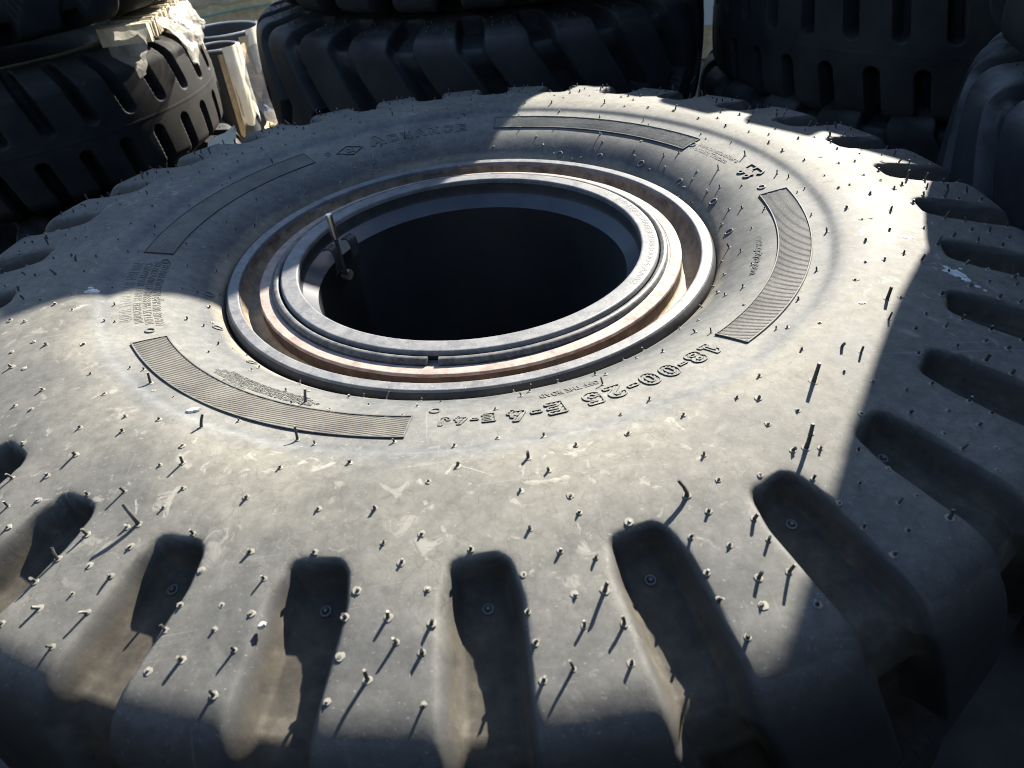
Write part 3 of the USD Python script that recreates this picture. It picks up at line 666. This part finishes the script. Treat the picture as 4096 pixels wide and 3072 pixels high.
# scuffed chalk line and a few pale rubs on the near side
def stroke(pts, w, seed, h=.0002):
    """A ragged thin stroke through (r, degrees) points."""
    pts = np.array(pts, float); q = np.linspace(0, 1, 40); c = PchipInterpolator(np.linspace(0, 1, len(pts)), pts)(q)
    rr = np.random.default_rng(seed); wd = w * (.25 + 1.5 * meshkit.fbm(np.column_stack([q * 30, q * 0, q * 0 + seed]), 3, seed)) * np.minimum(1, np.minimum(q, 1 - q) * 12 + .1)
    rows = [surf(c[:, 0] + wd * k, c[:, 1], h if abs(k) < .9 else -.0004) for k in (-1, -.6, .6, 1)]
    m = trimesh.Trimesh(np.stack(rows, 0).reshape(-1, 3), grid_faces(4, 40, False), process=False)
    if m.face_normals[:, 2].sum() < 0: m.faces = m.faces[:, ::-1]
    return m
for k, (pts, w) in enumerate((([(.556, 264.5), (.567, 266.8), (.585, 269.6), (.597, 271.2)], .0010), ([(.597, 271.6), (.601, 273.6), (.602, 275.2), (.601, 276.2)], .0035))):
    obj('chalk_mark', stroke(pts, w, k + 3), MAT['collar'], near, smooth=40)

# ------------------------------------------------------------------ tyres behind
far_sp = lambda r, z: .008 if r > .64 else .03
NB = 24
lt = thing('stacked_tyre', 'black lug tyre at the bottom of the middle stack behind the near tyre', 'tyre', (.15, 2.05, .53), 12, 'lug tyres stacked behind')
build_tyre(lt, .40 + .055 - .005, np.linspace(0, 360, NB * 42, endpoint=False), far_sp, MAT['far'], NG=NB, wall=.012, wide=.006, slant=.62, deep=1.5)
ms = []
for k in range(NB):
    for r, dt in ((.70, -2.2), (.73, -2.2), (.76, -2.2), (.70, 2.3), (.735, 2.3), (.765, 2.3), (.75, 0.)):
        t = G0 + 360 / NB * (k + .5) + dt + rng.uniform(-.3, .3); ms.append(spew_shape(r + rng.uniform(-.006, .006), t, rng.uniform(.004, .009), .0018, rng.uniform(0, .5), rng.uniform(0, 6.28), 0.))
tag(obj('spew_field', cat_mesh(ms), MAT['spew'], lt, smooth=50), kind='stuff')

def slotted():
    """Tyre with a smooth barrel tread cut by long slots that run in from both edges."""
    n = 36; th_ = np.linspace(0, 360, n * 40, endpoint=False); W = .21
    z = np.concatenate([np.linspace(-W, -.17, 5)[:-1], np.linspace(-.17, .17, 100), np.linspace(.17, W, 5)[1:]])
    def R0(z): return .81 - .020 * (np.abs(z) / W) ** 2 - .06 * np.clip((np.abs(z) - .15) / .06, 0, 1) ** 2.2
    side = np.array([(.72, W + .012), (.66, W + .018), (.55, W + .010), (.45, W - .015), (.40, W - .03), (.38, W - .06)])
    pr = np.vstack([np.column_stack([R0(z), z]), side])
    pr = np.vstack([np.column_stack([side[::-1, 0], -side[::-1, 1]]), pr])
    tt, zz = np.meshgrid(th_, pr[:, 1]); R = np.repeat(pr[:, :1], len(th_), 1)
    on = (R > .70)
    def slot(ph):
        sh = np.degrees((np.abs(zz) - .03) * .22 / .8) * np.sign(zz) * -1
        u = (tt - ph - sh + 5) % 10 - 5
        u = np.radians(u) * .8; hw = .0235; rc = .022
        qx = np.abs(u) - hw + rc; qy = .034 - np.abs(zz) + rc
        return np.minimum(np.maximum(qx, qy), 0) + np.hypot(np.maximum(qx, 0), np.maximum(qy, 0)) - rc
    d = np.where(zz > 0, slot(0.), slot(5.))
    f = smooth01(-d / .010) * on
    disp = -.080 * f
    disp = disp + .0016 * np.exp(-(zz / .0022) ** 2) * on
    nr = np.clip((pr[:, :1] - .66) / .1, 0, 1)
    R2 = R + disp * nr
    v = np.stack([R2 * np.cos(np.radians(tt)), R2 * np.sin(np.radians(tt)), zz], -1).reshape(-1, 3)
    fc = grid_faces(len(pr), len(th_))
    c = v[fc].mean(1); nn = np.cross(v[fc[:, 1]] - v[fc[:, 0]], v[fc[:, 2]] - v[fc[:, 0]])
    if ((c - np.column_stack([c[:, :2] * .75, c[:, 2] * 0])) * nn).sum() < 0: fc = fc[:, ::-1]
    return v, fc, f.ravel()
sv, sf, sg = slotted()
sl = thing('slotted_tyre', 'smooth black tyre with long slots, half sunlit beside the white drums', 'tyre', (-1.761, 2.118, ZR - .195 - .23), 5)
obj('tread', (sv + [0, 0, .23], sf), MAT['slot'], sl, normals=vnormals(sv, sf))
m = revolve([(.38, .38), (.36, .36), (.36, .10), (.38, .08)], 96); obj('inner_liner', m, MAT['far'], sl, smooth=50)

LOW = .53 - .42 + .0                                       # pallets of some kind keep the stacks off the ground
T = lambda x, y, z, rz, lab, sc=None: dup(lt, (x, y, z), rz, lab, 'tyre', 'lug tyres stacked behind', sc)
T(.19, 2.04, ZR + .085, 5, 'second black lug tyre of the middle stack, cut by the top edge', (.955, .955, 1))
T(.23, 2.01, ZR + .585, 9, 'topmost black lug tyre of the middle stack, above the photo', (.94, .94, 1))
T(.15, 2.05, .03, 0, 'lowest black lug tyre of the middle stack, hidden behind the near tyre')
et = thing('stacked_tyre', 'black lug tyre with dusty lugs painted pale like sky light at the right edge of the photo', 'tyre', (1.815, .036, .55), 3, 'lug tyres stacked behind')
build_tyre(et, .45, np.linspace(0, 360, NB * 42, endpoint=False), far_sp, MAT['dusty_skylit'], NG=NB, wall=.011, wide=.006, slant=.62, deep=1.5)
ms = []
for k in range(NB):
    for r, dt in ((.70, -2.6), (.735, -2.7), (.77, -2.6), (.70, 2.7), (.74, 2.7), (.775, 2.7), (.75, 0.), (.71, .4)):
        ms.append(spew_shape(r + rng.uniform(-.008, .008), G0 + 360 / NB * (k + .5) + dt + rng.uniform(-.4, .4), rng.uniform(.003, .009), .0018, rng.uniform(0, .5), rng.uniform(0, 6.28), 0.))
tag(obj('spew_field', cat_mesh(ms), MAT['spew'], et, smooth=50), kind='stuff')
T(1.815, .036, ZR + .095, 8, 'upper black lug tyre at the right edge, above the pale sky-toned dusty one')
T(1.815, .036, ZR + .60, 5, 'topmost black lug tyre at the right edge, above the photo')
T(1.815, .036, .05, 0, 'lowest black lug tyre under the right edge stack')
T(1.81, 1.70, ZR - .285 - .45, 6, 'black lug tyre under the dark slotted tyre at the upper right')
T(0, 0, 0.0, 2, 'black lug tyre hidden under the near dusty tyre')
T(-1.761, 2.118, .02, 2, 'black lug tyre hidden beneath the half sunlit slotted tyre')
dup(sl, (1.81, 1.70, ZR - .09 - .23), 1, 'smooth black slotted tyre in deep shade at the upper right of the photo', 'tyre')
T(1.81, 1.70, ZR + .14, 9, 'black lug tyre above the shaded slotted tyre, over the top edge', (1, 1, 1.2))
T(-1.78, 2.08, ZR + .095, 9, 'black lug tyre resting on the wrapped pad at the upper left', (1, 1, 1.2))
for k, (x, y) in enumerate(((-1.62, -1.95), (.1, -2.35), (1.82, -1.75), (-2.3, -.6))):  # unseen stacks added to keep sky light off camera-facing faces
    for q in range(4): T(x, y, .03 + q * .5, 40 * k + 9 * q, ('lowest', 'second', 'third', 'topmost')[q] + ' black lug tyre of the added sky-blocking stack ' + ('behind the viewer on the left', 'straight behind the viewer', 'behind the viewer on the right', 'left of the near tyre, outside the photo')[k])

# ------------------------------------------------------------------ wall behind
wl = thing('low_wall', 'grey wall in shade between the middle and right tyre stacks', 'wall', (1.6, 4.6, 0), -8)
obj('wall_panel', trimesh.creation.box(bounds=[(-3.2, 0, 0), (3.2, .18, 1.35)]), MAT['wall'], wl, smooth=False)
obj('ledge', bevel_box(6.4, .10, .05, .006).apply_translation((0, -.05, .74)), MAT['wood'], wl, smooth=20)
obj('plinth', trimesh.creation.box(bounds=[(-3.2, -.03, 0), (3.2, 0, .22)]), MAT['wood'], wl, smooth=False)

# ------------------------------------------------------------------ what lies between the left and the middle stack
def arc_strip(c, r, t0, t1, z0, z1, th=.004, n=14, wob=.01, seed=0, nz=6):
    """A sheet that clings to a drum from t0 to t1 degrees, with a ragged lower edge."""
    q = np.random.default_rng(seed); a = np.radians(np.linspace(t0, t1, n)); low = z0 + (meshkit.noise(np.column_stack([a * 5, a * 0, a * 0 + seed]), seed) - .5) * .12
    vs = []
    for rr in (r, r + th):
        for k in np.linspace(0, 1, nz):
            z = low + (z1 - low) * k; w = (meshkit.noise(np.column_stack([a * 9, z * 12, a * 0]), seed + 3) - .3) * wob
            vs.append(np.column_stack([c[0] + (rr + w) * np.cos(a), c[1] + (rr + w) * np.sin(a), z]))
    v = np.vstack(vs); f1 = grid_faces(nz, n, False); f2 = f1[:, ::-1] + nz * n
    return trimesh.Trimesh(v, np.vstack([f1[:, ::-1], f2[:, ::-1]]), process=False)
def sheet(P, nu, nv, amp, freq, seed, thick=0.):
    """A crumpled sheet: P(u, v) gives its points."""
    u, w = np.meshgrid(np.linspace(0, 1, nu), np.linspace(0, 1, nv)); p = P(u, w).reshape(-1, 3)
    d = np.stack([meshkit.fbm(p * freq + k * 17, 3, seed + k) - .5 for k in range(3)], 1) * amp * 2
    return (p + d, grid_faces(nv, nu, False))
drum_labels = ('wide dark open drum with a torn cream paper strip, behind the slotted tyre', 'narrow dark open drum with cream paper label, just right of the slotted tyre')
for k, (x, y, r, zt) in enumerate(((-1.152, 3.27, .190, ZR - .205), (-1.06, 2.745, .098, ZR - .185))):
    d = thing('open_drum', drum_labels[k], 'drum', (x, y, 0))
    m = revolve([(r - .006, .0), (r - .006, zt - .004), (r, zt - .004), (r, 0)], 72); m.faces = m.faces[:, ::-1] if m.volume < 0 else m.faces
    obj('shell', m, MAT['pipe'], d, smooth=30)
    ang = np.linspace(0, 2 * PI, 65); obj('lip', tube(np.column_stack([(r - .003) * np.cos(ang), (r - .003) * np.sin(ang), ang * 0 + zt - .002]), .005, 8, caps=False), MAT['lip'], d)
    t0 = (-40, -62)[k]; t1 = (34, 20)[k]
    obj('paper_strip', arc_strip((0, 0), r + .004, t0, t1, zt - (.20, .33)[k], zt + .006, wob=.012, seed=4 + k), MAT['paper'], d, smooth=True)
    obj('stained_paper', arc_strip((0, 0), r + .001, t0 - 14, t0 + 8, zt - (.27, .40)[k], zt - .02, wob=.01, seed=9 + k), MAT['card'], d, smooth=True)
    if k: obj('card_tab', sheet(lambda u, w: np.stack([.101 + .02 * u, .0 + .06 * u, zt - .01 - .085 * w], -1), 6, 6, .006, 14, 3), MAT['card'], d, smooth=False)
# bundle with green straps
b = thing('strapped_bundle', 'pale plastic covered bundle with green straps, at the top beside the drums', 'bundle', (-1.55, 4.35, 0), 14)
bb = bevel_box(1.05, .75, .85, .03); bb = bb.subdivide_to_size(.06); bb.vertices += (np.stack([meshkit.fbm(bb.vertices * 7 + k * 9, 3, k) for k in range(3)], 1) - .5) * .035; bb.apply_translation((0, 0, .425))
obj('load', bb, MAT['card'], b, smooth=50)
cv = bevel_box(1.09, .79, .16, .03).subdivide_to_size(.05); cv.vertices += (np.stack([meshkit.fbm(cv.vertices * 9 + k * 9, 3, k + 5) for k in range(3)], 1) - .5) * .05; cv.apply_translation((0, 0, .81))
obj('plastic_cover', cv, MAT['film'], b, smooth=False)
for z in (.60, .70):
    x = np.linspace(-.56, .56, 24); obj('strap', tube(np.column_stack([x, x * 0 - .405 - .01 * np.sin(x * 9 + z * 30), z + .02 * np.sin(x * 3 + z * 9)]), .012, 6, flat=.35), MAT['strap'], b)
obj('crumpled_end', sheet(lambda u, w: np.stack([.42 + .26 * u + .10 * w, -.47 - .10 * np.sin(u * 3.1), .90 - .42 * w + .1 * u], -1), 16, 20, .045, 13, 31), MAT['film'], b, smooth=False)
w = thing('wrapped_load', 'bluish grey pallet load under cloudy plastic film, left of the middle stack', 'load', (-.56, 4.65, 0), 8)
bb = bevel_box(1.1, .9, .80, .02); bb.apply_translation((0, 0, .40)); obj('load', bb, MAT['wall'], w, smooth=20)
fm = bevel_box(1.14, .94, .82, .03).subdivide_to_size(.05); fm.vertices += (np.stack([meshkit.fbm(fm.vertices * 10 + k * 9, 3, k + 2) for k in range(3)], 1) - .5) * .05; fm.apply_translation((0, 0, .415))
obj('film', fm, MAT['clearfilm'], w, smooth=False)
obj('top_board', bevel_box(1.2, 1.0, .05, .006).apply_translation((0, 0, .865)), MAT['paper'], w, smooth=20)
obj('tie', tube([(-.6, -.50, .66), (0, -.51, .645), (.6, -.50, .64)], .008, 6), MAT['lip'], w)
sb = thing('plastic_bag', 'bluish white plastic sheet hanging beside the left flank of the middle stack', 'plastic sheet', (-.84, 2.48, 0))
obj('upper_sheet', sheet(lambda u, w: np.stack([.0 + .085 * u - .06 * w * (1 - w) * 4 * (1 - u), .0 + .10 * u, ZR - .14 - .34 * w], -1), 12, 22, .022, 16, 8), MAT['clearfilm'], sb, smooth=False)
obj('lower_sheet', sheet(lambda u, w: np.stack([-.02 + .14 * u + .06 * w, .05 * u, ZR - .42 - .26 * w], -1), 12, 14, .03, 14, 18), MAT['film'], sb, smooth=False)
tag(obj('crumpled_card', sheet(lambda u, w: np.stack([-.86 + .36 * u, 2.10 + .30 * w, .35 + .12 * np.sin(u * 3) + .10 * w], -1), 16, 14, .09, 9, 4), MAT['card'], smooth=False), 'crumpled brown cardboard lying low between the drums and the middle stack', 'cardboard')
obj_box = thing('card_box', 'brown carton under the crumpled cardboard between the stacks', 'carton', (-.70, 2.28, 0), 12)
obj('carton', bevel_box(.42, .34, .36, .004).apply_translation((0, 0, .18)), MAT['card'], obj_box, smooth=20)
# wrapped pad under the upper left tyre, with torn film hanging down over the slots
pd = thing('wrapped_pad', 'wrinkled cream pad wrapped in torn plastic film, on the slotted tyre', 'pad', (-.985, 1.75, ZR + .035), 3)
q = np.random.default_rng(5); ms = []
for k in range(46):
    b_ = trimesh.creation.box((.16 + q.uniform(-.02, .015), .0098, .054 + q.uniform(-.010, .008)))
    b_.apply_transform(trimesh.transformations.euler_matrix(q.uniform(-.12, .12), q.uniform(-.05, .05), q.uniform(-.05, .05)))
    b_.apply_translation((-.085 + q.uniform(-.006, .006), .008 + k * .0120, .029)); ms.append(b_)
obj('pad', cat_mesh(ms), MAT['straw'], pd, smooth=False)
obj('torn_film', sheet(lambda u, w: np.stack([.008 + .055 * np.sin(w * 1.6) + .02 * w, .10 + .26 * u, .05 - (.13 + .05 * np.sin(u * 7)) * w], -1), 26, 16, .020, 24, 51), MAT['film'], pd, smooth=False)
obj('torn_film', sheet(lambda u, w: np.stack([.008 + .045 * np.sin(w * 1.6), .34 + .22 * u, .052 - (.17 - .05 * u) * w], -1), 20, 16, .020, 20, 61), MAT['film'], pd, smooth=False)
obj('hanging_end', sheet(lambda u, w: np.stack([-.16 + .16 * u * (1 - .55 * w) + .04 * w, -.012 - .045 * np.sin(u * 3.1) * (1 - w), .05 - .15 * w], -1), 16, 16, .018, 22, 71), MAT['film'], pd, smooth=False)
tag(obj('torn_paper', sheet(lambda u, w: np.stack([-.90 + .11 * u, 1.66 + .05 * w, ZR - .335 + .05 * u * w + .03 * w], -1), 8, 6, .015, 18, 5), MAT['paper'], smooth=False), 'small torn cream paper at the foot of the sunlit slotted tyre', 'paper')
# string round the lower tyre of the middle stack
a = np.radians(np.linspace(150, 390, 90)); cz = ZR - .20 - .10 * np.clip(-np.sin(a), 0, 1) ** 2 + .03 * np.sin(a * 3)
tag(obj('string', tube(np.column_stack([.15 + .838 * np.cos(a), 2.05 + .838 * np.sin(a), cz]), .0022, 6), MAT['string']), 'thin pale string tied round the lower tyre of the middle stack', 'string')
# ------------------------------------------------------------------ small things on the near tyre
def blob(r, t, size, seed, stretch, rot, h, n=40):
    ph = np.linspace(0, 2 * PI, n, endpoint=False)
    w = size * (.35 + 1.3 * meshkit.fbm(np.column_stack([np.cos(ph) * 2.6, np.sin(ph) * 2.6, ph * 0 + seed]), 4, seed))
    e = np.column_stack([w * np.cos(ph) * stretch, w * np.sin(ph)]); c, s_ = math.cos(rot), math.sin(rot); e = e @ np.array([[c, s_], [-s_, c]])
    a = math.radians(t); xy = np.array([r * math.cos(a), r * math.sin(a)]) + e
    z = lambda p, hh: zs(np.hypot(p[..., 0], p[..., 1])) + hh + ZR
    cxy = xy.mean(0); mid = cxy + (xy - cxy) * .7
    v = np.vstack([np.r_[cxy, z(cxy, h)], np.column_stack([mid, z(mid, h)]), np.column_stack([xy, z(xy, -.0006)])]); i = np.arange(n); j = (i + 1) % n
    f = np.vstack([np.stack([0 * i, 1 + i, 1 + j], 1), np.stack([1 + i, 1 + n + i, 1 + n + j], 1), np.stack([1 + i, 1 + n + j, 1 + j], 1)])
    return trimesh.Trimesh(v, f, process=False)
def splash(name, label, cat, r, t, size, seed, mat, stretch=1., rot=0., h=.0009, more=()):
    ms = [blob(r, t, size, seed, stretch, rot, h)] + [blob(b, c, d, seed + 7 * k + 1, 1.4, rot, h) for k, (a, b, c, d) in enumerate(more)]
    return tag(obj(name, cat_mesh(ms), mat, smooth=60), label, cat)
splash('white_splash', 'white splash with spatter on the shaded right side of the near tyre', 'splash', .678, 331.7, .0095, 3, MAT['white'], 1.7, -.7, more=[(.010, .69, 330.9, .005), (.0, .668, 332.6, .0035), (0, .702, 330.0, .0030), (0, .71, 329.6, .002), (0, .684, 333.0, .0022)])
splash('white_splash', 'pointed white smear on the sunlit right side of the near tyre', 'splash', .622, 338.4, .0042, 5, MAT['white'], 3.6, -.35)
splash('white_splash', 'small white spot beside a spew right of the ribbed panel', 'splash', .585, 320.0, .0034, 6, MAT['white'], 1.6)
splash('white_splash', 'white dropping beside a tall spew left of the ribbed panel', 'splash', .524, 231.8, .0042, 8, MAT['white'], 1.9, .3, h=.003)
splash('white_splash', 'small white dropping near the shadow edge on the left side', 'splash', .549, 191.2, .0050, 12, MAT['white'], 1.9, .2, h=.002, more=[(0, .552, 190.2, .003)])
splash('white_splash', 'tiny white bit lying in a groove at the lower left', 'splash', .731, 253.9, .0022, 9, MAT['white'], 1.7, .4, h=.003)
